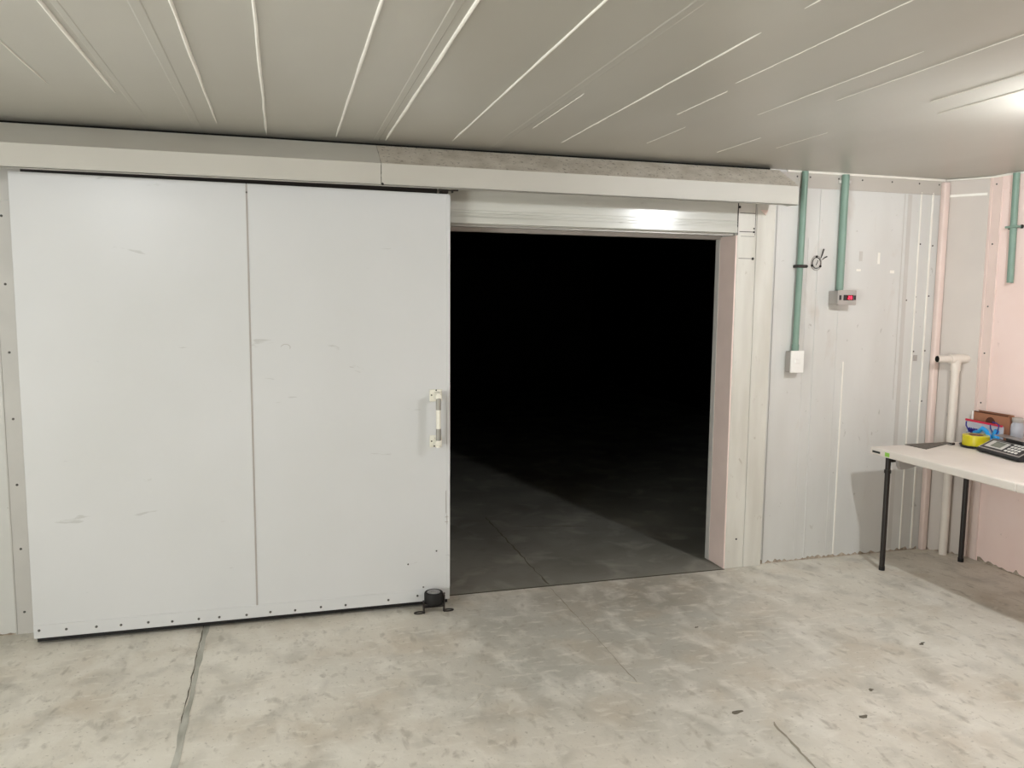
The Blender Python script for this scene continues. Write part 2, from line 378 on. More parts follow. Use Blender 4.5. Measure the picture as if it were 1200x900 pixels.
# flashing along the top of the right wall
bm = new(); box(bm, XR-.004, XR+.001, YF, 3.884, 2.30, H-.01)
t = struct('trim_4', bm, PINK)
bm = new(); tube(bm, [(XR-.004, 3.95-i*.1, H-.006+random.uniform(-.002, .002)) for i in range(50)], .007, 8); obj('sealant', bm, BEAD, t, smooth=True)
bm = new(); tube(bm, [A[:1]+(WB-.012, H-.006), (4.10, 4.05, H-.008), (XR-.008, 3.95, H-.006)], .005, 8); obj('sealant', bm, BEAD, t, smooth=True)
screws(t, [(XR-.004, y, 2.35) for y in (3.70, 3.2, 2.7)], axis='x')
# chamfer top strip
d = (Vector(B)-Vector(A)).normalized(); nrm = Vector((d.y, -d.x))
if nrm.dot(Vector((-1, -1))) < 0: nrm = -nrm
def onch(s, off): return Vector(A)+(Vector(B)-Vector(A))*s+nrm*off
p, q = onch(.05, 0), onch(.9, 0); p2, q2 = onch(.05, .004), onch(.9, .004)
bm = new(); prism(bm, [p, q, q2, p2], 2.28, 2.295); obj('panel_seam', bm, BEAD, wall)
# flashing at the far left, beside the sliding door
bm = new(); box(bm, -1.255, -1.02, WB-.004, WB+.001, .0, 2.04); box(bm, -1.258, -1.252, WB-.007, WB+.001, 0, 2.04)
t = struct('trim_6', bm, TRIM)
screws(t, [(-1.218, WB-.0035, z) for z in (1.973, 1.665, 1.352, 1.041, .728, .418, .108)], r=.006)
bm = new(); box(bm, -1.6, -1.05, WB-.012, WB+.001, 2.045, 2.2); struct('trim_7', bm, TRIM)

# chipped paint and mortar along the foot of the walls
CHIP = mat('bare_mortar', (186, 174, 158), .8, .2, col2=(142, 128, 112), scale=40)
def chips(p, q, n, hmax, nrm, parent):
    b = new(); L_ = []
    for i in range(n+1):
        x = p[0]+(q[0]-p[0])*i/n; y = p[1]+(q[1]-p[1])*i/n
        h = hmax*random.uniform(.1, 1)**2+.002
        L_.append([b.verts.new((x+nrm[0]*d, y+nrm[1]*d, z)) for d, z in ((.003, 0), (.003, h), (-.001, h+.001))])
    for A_, B_ in zip(L_, L_[1:]):
        for k in range(2): b.faces.new((A_[k], B_[k], B_[k+1], A_[k+1]))
    obj('chipped_paint', b, CHIP, parent)
chips((2.80, WB), (3.99, WB), 70, .022, (0, -1), wall)
chips((-1.9, WB), (-1.02, WB), 50, .022, (0, -1), wall)
chips((XR, 3.87), (XR, 1.5), 120, .030, (-1, 0), wallr)
chips((4.045, 4.155), (4.185, 3.97), 14, .02, (-.8, -.6), wall)
# old paint marks and a small plate on the back wall
for x0, x1, z0, z1 in ((3.556, 3.574, 1.855, 1.925), (3.405, 3.437, 1.808, 1.822), (3.655, 3.687, 1.80, 1.818), (3.42, 3.445, 1.87, 1.93)):
    bm = new(); box(bm, x0, x1, WB-.0015, WB+.001, z0, z1, .0005, 1); obj('paint_patch', bm, BEAD if z0 != 1.87 else TRIM, wall)
bm = new(); box(bm, 3.872, 3.902, WB-.004, WB+.001, 1.247, 1.285, .001, 1); dome(bm, (3.887, WB-.004, 1.266), .008, .003); obj('cover_plate', bm, GREYPL, wall)

# door frame: boards round the opening
FY = WB-.030
bm = new(); box(bm, .60, 2.545, FY, WB+.001, 2.045, 2.30, .002, 1)
tr = struct('trim_8', bm, FRAME)
for z0, z1, y, m in ((2.012, 2.046, FY-.006, FRAME), (2.058, 2.066, FY-.003, FRAME), (2.075, 2.080, FY-.003, FRAME), (2.178, 2.184, FY-.002, FRAME)):
    bm = new(); box(bm, .60, 2.545, y, WB+.001, z0, z1, .0015, 1); obj('moulding', bm, m, tr)
bm = new(); box(bm, .60, 2.55, WB+.004, WB+.03, 1.998, 2.012); obj('header_lip', bm, CHROME, tr)
bm = new(); box(bm, .60, 2.55, WB+.14, WB+WT+.012, 1.985, OZ); obj('header_lip', bm, GREYPL, tr)
for x0, x1, z in ((2.30, 2.54, 2.185), (1.30, 1.42, 2.187), (1.05, 1.13, 2.19), (1.62, 1.73, 2.18)):
    bm = new(); box(bm, x0, x1, FY-.0012, FY+.001, z, z+.004); obj('gouge', bm, DARK, tr)
bm = new(); box(bm, 2.549, 2.672, FY, WB+.001, 0, 2.30, .002, 1); box(bm, 2.674, 2.795, FY-.001, WB+.001, 0, 2.30, .002, 1)
jt = struct('trim_9', bm, JAMB)
for x0, x1, z0, z1 in ((2.56, 2.66, 2.125, 2.128), (2.56, 2.66, 2.018, 2.022), (2.57, 2.66, 1.993, 1.995), (2.56, 2.655, 1.865, 1.868), (2.545, 2.550, 2.0, 2.20), (2.662, 2.664, 2.0, 2.2)):
    bm = new(); box(bm, x0, x1, FY-.0012, FY+.001, z0, z1); obj('saw_cut', bm, DARKSCREW, jt)
for x, z, s in ((2.655, 2.02, .006), (2.655, 2.04, .005), (2.655, 1.866, .009), (2.556, 2.16, .008), (2.655, 2.195, .008), (2.62, .18, .006)):
    bm = new(); dome(bm, (x, FY, z), s, .004, n=8); obj('nail_hole', bm, DARKSCREW, jt, smooth=True)
# pink reveal of the jamb and its pale inner edge
bm = new(); box(bm, OX1-.010, OX1+.002, FY+.003, WB+WT-.03, 0, OZ-.012, .001, 1); jr = struct('trim_10', bm, PINKTRIM)
bm = new(); box(bm, OX1-.014, OX1+.002, WB+WT-.032, WB+WT+.012, 0, OZ-.012, .001, 1); obj('edge_strip', bm, TRIM, jr)
bm = new(); box(bm, OX0-.002, OX0+.010, FY+.003, WB+WT, 0, OZ-.012); struct('trim_11', bm, PINKTRIM)

# ------------------------------------------------------------------ the sliding door
DX0, DX1, DY0, DY1, DZ0 = -1.138, .820, 4.0, 4.095, .034
door = thing('door_1', 'large white sliding cold room door standing left of the dark opening', 'door', ((DX0+DX1)/2, 4.05, 0))
door['kind'] = 'structure'
def leaf(x0, x1, z1a, z1b):
    bm = new(); prism(bm, [(x0, DZ0), (x1, DZ0), (x1, z1b), (x0, z1a)], DY0, DY1, bev=.002, axis='y'); return bm
ZT = lambda x: 2.153+(x-DX0)/(DX1-DX0)*(-.013)
SX = -.152
obj('door_leaf', leaf(DX0, SX-.001, ZT(DX0), ZT(SX)), DOORM, door)
obj('door_leaf', leaf(SX+.001, DX1, ZT(SX), ZT(DX1)), DOORM, door)
bm = new(); prism(bm, [(SX-.004, DZ0+.05), (SX+.004, DZ0+.05), (SX+.004, 2.143), (SX-.004, 2.143)], DY0-.0015, DY0+.001, axis='y'); seam = obj('seam_strip', bm, GREYPL, door)
bm = new(); box(bm, DX0, DX1, DY0-.003, DY0+.001, DZ0, .096, .0008, 1); kick = obj('bottom_strip', bm, DOORM, door)
bm = new(); box(bm, DX0+.01, DX1-.01, DY0+.012, DY1-.02, .012, DZ0+.001); obj('bottom_seal', bm, RUBBER, door)
bm = new(); box(bm, DX1-.016, DX1+.0015, DY0-.0015, DY1, .10, 2.138, .001, 1); obj('edge_strip', bm, DOORM, door)
screws(kick, [(x, DY0-.0028, z) for x, z in ((-1.115, .072), (-1.002, .067), (-.875, .065), (-.769, .062), (-.65, .062), (-.544, .055), (-.424, .055), (-.33, .054), (-.203, .052), (-.09, .055), (.029, .052), (.155, .056), (.278, .054), (.496, .059), (.648, .067), (.79, .067))], r=.0062, m=SCREW, name='screw')
screws(door, [(SX, DY0-.001, 2.105), (.60, DY0, .24), (.68, DY0, .11), (.75, DY0, .30)], r=.0045, m=SCREW, name='screw')
# latch fittings on top of the door by the cover
bm = new(); box(bm, .775, .81, DY0-.012, DY0+.05, 2.142, 2.160, .003, 1); tube(bm, [(.76, DY0-.01, 2.158), (.86, DY0-.01, 2.160)], .006, 8); tube(bm, [(.83, DY0-.01, 2.145), (.83, DY0-.01, 2.178)], .006, 8)
obj('top_guide', bm, BLACKMETAL, door)
bm = new(); box(bm, DX0+.04, DX1-.06, DY0+.03, DY0+.055, 2.139, 2.215, .003, 1); obj('dark_gap_bar', bm, BLACKMETAL, door)  # black bar at the hangers, added to keep the gap above the door dark
# scuffs at the right edge
for x, z0, z1 in ((.800, .50, .62), (.806, .44, .49)):
    bm = new(); box(bm, x-.0012, x+.0012, DY0-.0022, DY0+.001, z0, z1); obj('scratch', bm, GREYPL, door)
bm = new(); box(bm, .795, .812, DY0-.0022, DY0+.001, .452, .455); box(bm, .795, .812, DY0-.0022, DY0+.001, .478, .481); obj('scratch', bm, GREYPL, door)
bm = new(); tube(bm, [(.01+.022*math.cos(a), DY0, 1.375+.016*math.sin(a)) for a in (2.9, 2.4, 1.9, 1.3, .8, .2, -.4)], .0012, 6); obj('scratch', bm, GREYPL, door)
# handle
hx = .748
hd_bm = new(); box(hd_bm, hx-.007, hx+.011, DY0-.066, DY0-.052, .94, 1.06, .004, 2)
tube(hd_bm, [(hx+.002, DY0-.058, .862), (hx+.002, DY0-.058, 1.14)], .012, 14)
hd = obj('handle', hd_bm, IVORY, door, smooth=True)
for z in (1.123, .885):
    bm = new(); box(bm, hx-.034, hx+.030, DY0-.006, DY0+.001, z-.031, z+.031, .002, 1); pl = obj('mounting_plate', bm, IVORY, hd)
    bm = new(); prism(bm, [(DY0-.004, z-.020), (DY0-.004, z+.020), (DY0-.060, z+.014), (DY0-.070, z+.010), (DY0-.070, z-.010), (DY0-.060, z-.014)], hx-.014, hx+.016, bev=.003, axis='x'); obj('bracket', bm, IVORY, hd)
for z in (1.085, .928):
    bm = new(); tube(bm, [(hx+.002, DY0-.058, z-.03), (hx+.002, DY0-.058, z+.03)], .0135, 14); obj('ferrule', bm, CHROME, hd, smooth=True)
for dx, z in ((-.024, 1.125), (.021, 1.128), (0, 1.150), (-.024, .886), (.021, .886), (-.01, .860)):
    bm = new(); dome(bm, (hx+dx, DY0-.0055, z), .0042, .003, n=8); obj('screw', bm, DARKSCREW, hd, smooth=True)

# ------------------------------------------------------------------ cover of the door rail
RX0, RXS, RX1 = -1.75, .462, 2.757
BY = 3.87
cov = thing('rail_cover', 'long white sheet metal cover over the sliding door rail under the ceiling', 'rail cover', ((RX0+RX1)/2, 4.0, 2.15))
def zt(x): return .006*(x-RX0)/(RX1-RX0)
for (a, b_, m) in ((RX0, RXS-.001, COVERTOP), (RXS+.001, RX1, COVERDIRTY)):
    o_ = .0 if m is COVERTOP else -.002
    bm = new(); box(bm, a, b_, BY+o_, BY+.004, 2.150, 2.253, .0012, 1); box(bm, a, b_, BY+o_, BY+.03, 2.150, 2.154)
    obj('face_panel', bm, COVER, cov)
    bm = new(); prism(bm, [(BY+o_+.002, 2.2535), (BY+.19, 2.368), (BY+.194, 2.366), (BY+.006, 2.2515)], a, b_, axis='x')
    obj('top_panel', bm, m, cov)
bm = new(); prism(bm, [(BY+.004, 2.154), (BY+.004, 2.251), (BY+.19, 2.362), (WB-.03, 2.362), (WB-.03, 2.200), (WB-.20, 2.154)], RX1-.004, RX1, axis='x'); obj('end_plate', bm, COVERTOP, cov)
bm = new(); box(bm, RX0+.02, RX1-.01, 4.06, 4.10, 2.235, 2.275, .004, 1); box(bm, RX0+.02, RX1-.01, 4.10, WB-.001, 2.30, 2.305); obj('rail', bm, BLACKMETAL, cov)
bm = new(); box(bm, RX0, RX1-.006, WB-.022, WB-.001, 2.345, H-.0005); obj('gap_shade_strip', bm, DARK, cov)  # black strip painting the shade in the gap between cover and ceiling
bm = new(); dome(bm, (RXS+.006, BY-.002, 2.156), .006, .004); obj('screw', bm, DARKSCREW, cov)
bm = new(); prism(bm, [(2.69, 2.148), (2.74, 2.148), (2.722, 2.118)], FY-.012, FY-.006, axis='y'); obj('end_bracket', bm, PINKTRIM, cov)

# ------------------------------------------------------------------ roller guide on the floor
gx, gy = .722, 3.932
g = thing('floor_guide_roller', 'black roller guide in a small steel bracket on the floor at the door corner', 'door guide', (gx, gy, 0))
bm = new(); lathe(bm, [(.030, .046), (.046, .048), (.049, .054), (.049, .098), (.046, .105), (.040, .107), (.034, .104)], (gx, gy, 0), 28); obj('roller', bm, RUBBER, g, smooth=True)
bm = new(); lathe(bm, [(.008, .100), (.033, .1035), (.034, .1065), (.026, .108), (.016, .107), (.014, .111), (.004, .112)], (gx, gy, 0), 24); obj('bearing_cap', bm, STEEL, g, smooth=True)
bm = new()
box(bm, gx-.056, gx-.050, gy-.022, gy+.010, .0, .062, .001, 1); box(bm, gx+.050, gx+.056, gy-.022, gy+.010, .0, .092, .001, 1)
box(bm, gx-.052, gx+.052, gy-.020, gy+.008, .028, .034, .001, 1); tube(bm, [(gx, gy, .03), (gx, gy, .05)], .012, 12)
obj('bracket', bm, BLACKMETAL, g)
for s in (-1, 1):
    bm = new(); cx = gx+s*.076
    ring = [(cx+.026*math.cos(a), gy-.008+.013*math.sin(a), .0035) for a in [2*PI*k/20 for k in range(20)]]
    tube(bm, ring, .0035, 8, closed=True); obj('foot_loop', bm, BLACKMETAL, g, smooth=True)

# ------------------------------------------------------------------ conduits, switch, thermostat, outlet on the back wall
cy = WB-.022
t = thing('electrical_conduit', 'long green conduit beside the rail cover running down to the white switch box', 'conduit', (2.98, cy, 1.34), group='green conduits on the walls')
bm = new(); tube(bm, [(2.992, cy, 2.386), (2.990, cy, 2.29), (2.986, cy, 1.85), (2.978, cy, 1.322)], .0185, 16); obj('tube', bm, GREEN, t, smooth=True)
bm = new(); prism(bm, [(2.950, cy-.0225), (3.022, cy-.0225), (3.022, WB-.0005), (2.950, WB-.0005)], 1.820, 1.838, bev=.003); obj('clamp', bm, BLACKMETAL, t)
for x in (2.956, 3.016):
    bm = new(); dome(bm, (x, cy-.022, 1.829), .008, .006); obj('screw', bm, DARKSCREW, t, smooth=True)
bm = new(); lathe(bm, [(.0188, 1.322), (.0215, 1.324), (.0215, 1.36), (.0188, 1.362)], (2.9785, cy, 0), 18, cap=False); obj('coupling', bm, GREEN, t, smooth=True)
t = thing('electrical_conduit', 'short pale green conduit running down to the grey temperature controller', 'conduit', (3.28, cy, 1.70), group='green conduits on the walls')
bm = new(); tube(bm, [(3.275, cy, 2.380), (3.273, cy, 1.69)], .022, 16); obj('tube', bm, GREEN, t, smooth=True)
bm = new(); box(bm, 3.235, 3.325, WB-.012, WB-.0045, 2.330, 2.350, .002, 1); dome(bm, (3.243, WB-.012, 2.34), .008, .005); obj('clamp', bm, PALEPRINT, t)
# switch box
sx0, sx1, sz0, sz1 = 2.928, 3.008, 1.195, 1.322
t = thing('switch_box', 'white surface mounted switch box at the bottom of the long green conduit', 'switch', ((sx0+sx1)/2, WB, sz0))
bm = new(); box(bm, sx0-.002, sx1+.002, WB-.055, WB-.0005, sz0, sz1, .004, 2); obj('back_box', bm, GREYPL, t)
bm = new(); box(bm, sx0-.005, sx1+.005, WB-.064, WB-.054, sz0-.003, sz1+.003, .003, 2); obj('face_plate', bm, WHITEPL, t)
bm = new(); box(bm, sx0+.022, sx1-.020, WB-.069, WB-.063, 1.248, 1.275, .003, 2); obj('rocker', bm, WHITEPL, t)
# thermostat
tx0, tx1, tz0, tz1 = 3.212, 3.338, 1.600, 1.690
t = thing('temperature_controller', 'grey wall box with a lit red digital readout under the short conduit', 'thermostat', ((tx0+tx1)/2, WB, tz0))
bm = new(); box(bm, tx0, tx1-.004, WB-.085, WB-.0005, tz0+.004, tz1-.004, .004, 2); obj('box', bm, GREYPL, t)
bm = new(); box(bm, tx0-.004, tx1+.004, WB-.094, WB-.084, tz0, tz1, .005, 2); fp = obj('front_frame', bm, GREYPL, t)
fy = WB-.094; zc = 1.645
bm = new(); box(bm, tx0+.035, tx1-.020, fy-.003, fy+.001, zc-.016, zc+.016, .001, 1); dp = obj('display', bm, BLACKPL, t)
bm = new(); box(bm, tx0+.056, tx1-.026, fy-.0035, fy-.0025, zc-.013, zc+.013); obj('window', bm, REDWIN, dp)
def seg7(cx, cz, ch, w=.011, h=.019):
    on = {'1': 'bc', '2': 'abged', '8': 'abcdefg', '5': 'afgcd', '0': 'abcdef', '-': 'g'}[ch]
    bm = new(); k = .0028
    P = {'a': (-w/2, w/2, h/2-k, h/2), 'd': (-w/2, w/2, -h/2, -h/2+k), 'g': (-w/2, w/2, -k/2, k/2), 'f': (-w/2, -w/2+k, 0, h/2), 'e': (-w/2, -w/2+k, -h/2, 0), 'b': (w/2-k, w/2, 0, h/2), 'c': (w/2-k, w/2, -h/2, 0)}
    for s in on: x0, x1, z0, z1 = P[s]; box(bm, cx+x0, cx+x1, fy-.0042, fy-.0034, cz+z0, cz+z1)
    obj('digit', bm, REDLED, dp)
seg7(tx0+.072, zc, '2'); seg7(tx0+.088, zc, '8')
for x in (tx0+.012, tx1-.010):
    bm = new(); box(bm, x-.007, x+.007, fy-.004, fy+.001, zc-.014, zc+.014, .0015, 1); obj('button', bm, BLACKPL, t)
# round cable outlet
ox, oz = 3.112, 1.852
t = thing('cable_outlet', 'small round outlet ring with three screws and two wire ends between the conduits', 'outlet', (ox, WB, oz))
ring = [(ox+.036*math.cos(2*PI*k/28), WB-.003, oz+.043*math.sin(2*PI*k/28)) for k in range(28)]
bm = new(); tube(bm, ring, .0032, 8, closed=True); obj('outer_ring', bm, GREYPL, t, smooth=True)
bm = new(); lathe(bm, [(.003, -.008), (.024, -.007), (.028, -.003), (.028, 0)], (ox, WB, oz), 24, 'y'); obj('cap', bm, TRIM, t, smooth=True)
bm = new(); tube(bm, [(ox+.028*math.cos(2*PI*k/24), WB-.004, oz+.033*math.sin(2*PI*k/24)) for k in range(24)], .0022, 6, closed=True); obj('inner_ring', bm, DARKSCREW, t)
for a in (90, 205, -30):
    bm = new(); a = math.radians(a); dome(bm, (ox+.033*math.cos(a), WB-.003, oz+.038*math.sin(a)), .008, .007); obj('screw', bm, DARKSCREW, t, smooth=True)
for pts in (((.030, .030), (.034, .050), (.041, .085)), ((.040, .020), (.052, .033), (.066, .040))):
    bm = new(); tube(bm, [(ox+pts[0][0], WB-.004, oz+pts[0][1]), (ox+pts[1][0], WB-.010, oz+pts[1][1]), (ox+pts[2][0], WB-.014, oz+pts[2][1])], [.002, .0038, .0042], 8); obj('wire_end', bm, BLACKMETAL, t, smooth=True)
bm = new(); tube(bm, [(ox-.006, WB-.009, oz-.014), (ox+.002, WB-.010, oz+.004), (ox+.006, WB-.009, oz+.016)], .002, 6); obj('slot', bm, DARKSCREW, t)

# conduit on the pink wall
cx = XR-.022
t = thing('electrical_conduit', 'green conduit ending in mid height on the pink right wall', 'conduit', (cx, 3.77, 1.74), group='green conduits on the walls')
bm = new(); tube(bm, [(cx, 3.775, 2.384), (cx, 3.765, 1.742)], .0185, 16); obj('tube', bm, GREEN, t, smooth=True)
for dy in (-.042, .042):
    bm = new(); dome(bm, (XR-.001, 3.772+dy, 2.07), .012, .010, 'x'); obj('clamp_screw', bm, DARKSCREW, t, smooth=True)
bm = new(); box(bm, cx-.0205, XR-.0005, 3.73, 3.812, 2.064, 2.076, .002, 1); obj('clamp', bm, GREEN, t)
bm = new(); lathe(bm, [(.0185, 1.742), (.014, 1.7415), (.013, 1.76)], (cx, 3.765, 0), 16, cap=False); obj('open_end', bm, DARK, t)

# ------------------------------------------------------------------ PVC drain pipe in the corner
px, py, pr_ = 4.078, 4.030, .025
t = thing('drain_pipe', 'cream PVC pipe with a tee standing in the corner behind the table', 'pipe', (px, py, 0))
bm = new(); tube(bm, [(px, py, 0), (px, py, 1.23)], pr_, 18); obj('riser', bm, PVC, t, smooth=True)
pz = 1.268; a0 = Vector((3.962, 4.060, pz)); a1 = Vector((4.165, 4.005, pz)); mid = Vector((px, py, pz))
dirp = Vector((1, -.1, 0)).normalized()
bm = new(); tube(bm, [mid-dirp*.135, mid-dirp*.129, mid-dirp*.03], [.021, .022, .022], 18, cap=False); 
obj('branch', bm, PVC, t, smooth=True)
bm = new(); tube(bm, [mid-dirp*.134, mid-dirp*.126], .0195, 18); obj('open_end', bm, DARK, t)
bm = new(); tube(bm, [mid-dirp*.045, mid+dirp*.06], .029, 18); tube(bm, [mid-Vector((0, 0, .075)), mid], .030, 18); obj('tee', bm, PVC, t, smooth=True)
bm = new(); tube(bm, [mid+dirp*.058, mid+dirp*.078, mid+dirp*.092], [.029, .027, .020], 18); obj('end_cap', bm, PVC, t, smooth=True)
bm = new(); box(bm, px-.012, px+.030, py+.018, py+.032, .9, .92); obj('wall_clip', bm, GREYPL, t)

# ------------------------------------------------------------------ folding table along the right wall
TH = .4
TW, TL, TZ, TT = .74, 1.98, .755, .044
t = thing('folding_table', 'white plastic folding table with dark steel legs along the pink wall', 'table', (3.385, 3.935, 0), math.radians(TH))
# local frame: +x across the table, -y along it towards the camera
def tl(name, bm, m, parent=None, smooth=False): return obj(name, bm, m, parent or t, smooth=smooth, local=True)
bm = new(); box(bm, 0, TW, -TL/2+.001, 0, TZ-TT, TZ, .007, 3); tl('tabletop', bm, TABLETOP)
bm = new(); box(bm, 0, TW, -TL, -TL/2-.001, TZ-TT, TZ, .007, 3); top2 = tl('tabletop', bm, TABLETOP)
bm = new(); box(bm, .05, .10, -TL/2-.05, -TL/2+.05, TZ-TT-.012, TZ-TT+.001, .002, 1); tl('hinge', bm, BLACKMETAL)
bm = new(); box(bm, -.0012, .0005, -.160, -.125, TZ-.036, TZ-.012); tl('sticker', bm, GREENST)
bm = new(); box(bm, -.0012, .0005, -.085, -.022, TZ-.030, TZ-.018); tl('name_plate', bm, BLACKPL)
def legset(y, sgn):
    for x in (.085, TW-.055):
        bm = new(); tube(bm, [(x, y, 0), (x, y, .012), (x, y, TZ-TT-.03), (x, y, TZ-TT)], .0155, 14); lg = tl('leg', bm, BLACKMETAL, smooth=True)
        bm = new(); tube(bm, [(x, y, .0), (x, y, .025)], .0175, 14); tl('foot_cap', bm, RUBBER, lg)
    bm = new(); tube(bm, [(.085, y, TZ-TT-.035), (TW-.055, y, TZ-TT-.035)], .012, 12); tl('crossbar', bm, BLACKMETAL, smooth=True)
    bm = new(); tube(bm, [(.085, y, .60), (.085, y+.001, .62)], .020, 12); tl('lock_ring', bm, BLACKMETAL)
    bm = new(); tube(bm, [(TW/2, y, TZ-TT-.04), (TW/2, y-sgn*.30, TZ-TT-.012)], .009, 10); box(bm, TW/2-.05, TW/2+.05, y-sgn*.30-.02, y-sgn*.30+.02, TZ-TT-.02, TZ-TT); tl('brace', bm, BLACKMETAL)
    bm = new(); prism(bm, [(.10, TZ-TT), (.34, TZ-TT), (.34, TZ-TT-.030), (.30, TZ-TT-.050), (.17, TZ-TT-.078), (.125, TZ-TT-.080), (.11, TZ-TT-.06)], y-.05*sgn-.012, y-.05*sgn+.012, axis='y'); tl('gusset', bm, GREYPL)
legset(-.06, 1); legset(-TL+.06, -1)
bm = new(); box(bm, .04, TW-.04, -TL+.10, -.10, TZ-TT-.006, TZ-TT+.001, .002, 1); tl('underside_panel', bm, GREYPL)
# ------------------------------------------------------------------ things on the table
mz = TZ
bm = new(); prism(bm, [(3.63, 3.928), (3.95, 3.931), (3.955, 3.905), (3.645, 3.772)], mz+.0003, mz+.005, bev=.001)
tag(obj('work_mat', bm, MATM), 'dark grey thin mat lying flat at the far end of the table', 'mat')
# padlock
t = thing('padlock', 'small dark padlock beside the grey mat on the table', 'padlock', (3.925, 3.862, mz))
bm = new(); box(bm, 3.905, 3.935, 3.868, 3.884, mz+.0002, mz+.014, .003, 2); bmesh.ops.translate(bm, verts=bm.verts, vec=(0, -.018, 0)); obj('body', bm, BLACKMETAL, t)
bm = new(); tube(bm, [(3.905-.018*math.sin(a), 3.858+.011*math.cos(a), mz+.006) for a in [PI*k/10 for k in range(11)]], .003, 8); obj('shackle', bm, STEEL, t, smooth=True)
# black dish
dc = (4.000, 3.765)
t = thing('shallow_dish', 'round shallow black dish under the yellow tape roll', 'dish', (dc[0], dc[1], mz))
bm = new(); lathe(bm, [(.074, .0003), (.079, .001), (.088, .016), (.0855, .0165), (.077, .006), (.02, .005)], (dc[0], dc[1], mz), 40); obj('dish', bm, BLACKPL, t, smooth=True)
# yellow tape roll
tc_ = (4.003, 3.768)
t = thing('tape_roll', 'yellow roll of packing tape sitting on the black dish', 'tape', (tc_[0], tc_[1], mz+.007))
bm = new(); lathe(bm, [(.042, .0003), (.071, .0003), (.073, .002), (.073, .066), (.071, .068), (.042, .068)], (tc_[0], tc_[1], mz+.007), 48, cap=False); obj('tape', bm, YELLOW, t, smooth=True)
bm = new(); lathe(bm, [(.0418, .0003), (.038, .0003), (.038, .068), (.0418, .068)], (tc_[0], tc_[1], mz+.007), 40, cap=False); obj('core', bm, CARD, t, smooth=True)

# cardboard box against the wall
bx0, bx1, by0, by1, bz1 = 4.138, 4.178, 3.665, 3.925, .955
t = thing('cardboard_box', 'open brown cardboard box standing upright behind the plastic zip bag', 'box', ((bx0+bx1)/2, (by0+by1)/2, mz))
bm = new(); prism(bm, [(by0, mz+.0003), (by1, mz+.0003), (by1, bz1-.004), (by0+.012, bz1-.004), (by0, bz1-.03)], bx0, bx0+.004, axis='x'); obj('front_panel', bm, CARD, t)
bm = new(); prism(bm, [(by0, mz+.0003), (by1, mz+.0003), (by1, bz1), (by0+.01, bz1), (by0, bz1-.02)], bx1-.004, bx1, axis='x'); obj('back_panel', bm, CARD, t)
bm = new(); box(bm, bx0+.004, bx1-.004, by0, by0+.004, mz+.0003, bz1-.03); obj('side_panel', bm, CARD, t)
bm = new(); box(bm, bx0+.004, bx1-.004, by1-.004, by1, mz+.0003, bz1-.006); obj('side_panel', bm, PAPER, t)
bm = new(); box(bm, bx0-.003, bx0+.022, by1+.0005, by1+.014, bz1-.075, bz1-.006, .002, 1); obj('white_flap', bm, PAPER, t)
bm = new(); box(bm, bx0+.004, bx1-.004, by0+.004, by1-.004, mz+.0003, mz+.004); obj('bottom_panel', bm, CARD, t)
bm = new(); box(bm, bx0-.001, bx0+.005, by0+.014, by1-.002, bz1-.010, bz1-.003, .001, 1); obj('top_edge', bm, CARDEDGE, t)
bm = new(); lathe(bm, [(.0, -.002), (.034, -.0015), (.036, 0)], (bx0, 3.80, .892), 20, 'x'); obj('hand_hole', bm, CARDEDGE, t)

# clear zip bag with blue things
gx0, gy0, gy1 = 4.104, 3.672, 3.940
t = thing('zip_bag', 'clear plastic bag with red zip edge and blue contents behind the scale', 'bag', (gx0, (gy0+gy1)/2, mz))
def pillow(x, y0, y1, z0, z1, th, n=18):
    b = bmesh.new(); gr = [[], []]
    for s in (0, 1):
        for i in range(n+1):
            row = []
            for j in range(n+1):
                u, v = i/n, j/n
                e = (math.sin(PI*u)*math.sin(PI*v))**.45 if 0 < i < n and 0 < j < n else 0
                wob = .003*math.sin(9*u+4*v)+.002*math.sin(23*v+11*u)
                row.append(b.verts.new((x+(1 if s else -1)*th*e/2+wob*e, y0+(y1-y0)*u, z0+(z1-z0)*v)))
            gr[s].append(row)
        for i in range(n):
            for j in range(n): b.faces.new((gr[s][i][j], gr[s][i+1][j], gr[s][i+1][j+1], gr[s][i][j+1]))
    bmesh.ops.remove_doubles(b, verts=b.verts, dist=.0005)
    return b
obj('bag_film', pillow(gx0, gy0, gy1, mz+.001, .890, .046), CLEAR, t, smooth=True)
bm = new(); prism(bm, [(gy0+.01, .884), (gy1+.008, .888), (gy1+.008, .901), (gy0+.01, .896)], gx0-.006, gx0+.004, bev=.002, axis='x'); obj('zip_edge', bm, RED, t)
xf = gx0-.020
bm = new(); box(bm, xf-.001, xf+.010, 3.685, 3.765, .785, .845, .005, 2); tube(bm, [(xf, 3.735, .80), (xf-.003, 3.765, .845), (xf-.002, 3.80, .862), (xf, 3.83, .835), (xf, 3.86, .825)], .013, 10); tube(bm, [(xf, 3.70, .865), (xf-.002, 3.712, .84), (xf, 3.70, .815)], .016, 10); obj('blue_contents', bm, BLUE, t, smooth=True)
bm = new()
pts = []
for i in range(12): pts.append((xf-.002*(i % 2), 3.835+i*.0065, .832+(.016 if i % 2 else -.004)))
tube(bm, pts, .006, 8)
obj('navy_contents', bm, NAVY, t, smooth=True)
bm = new(); tube(bm, [(gx0-.008, gy1-.004, .884), (gx0-.016, gy1-.012, .86), (xf, gy1-.035, .838), (xf, gy1-.06, .82)], .004, 8); obj('navy_strap', bm, NAVY, t, smooth=True)
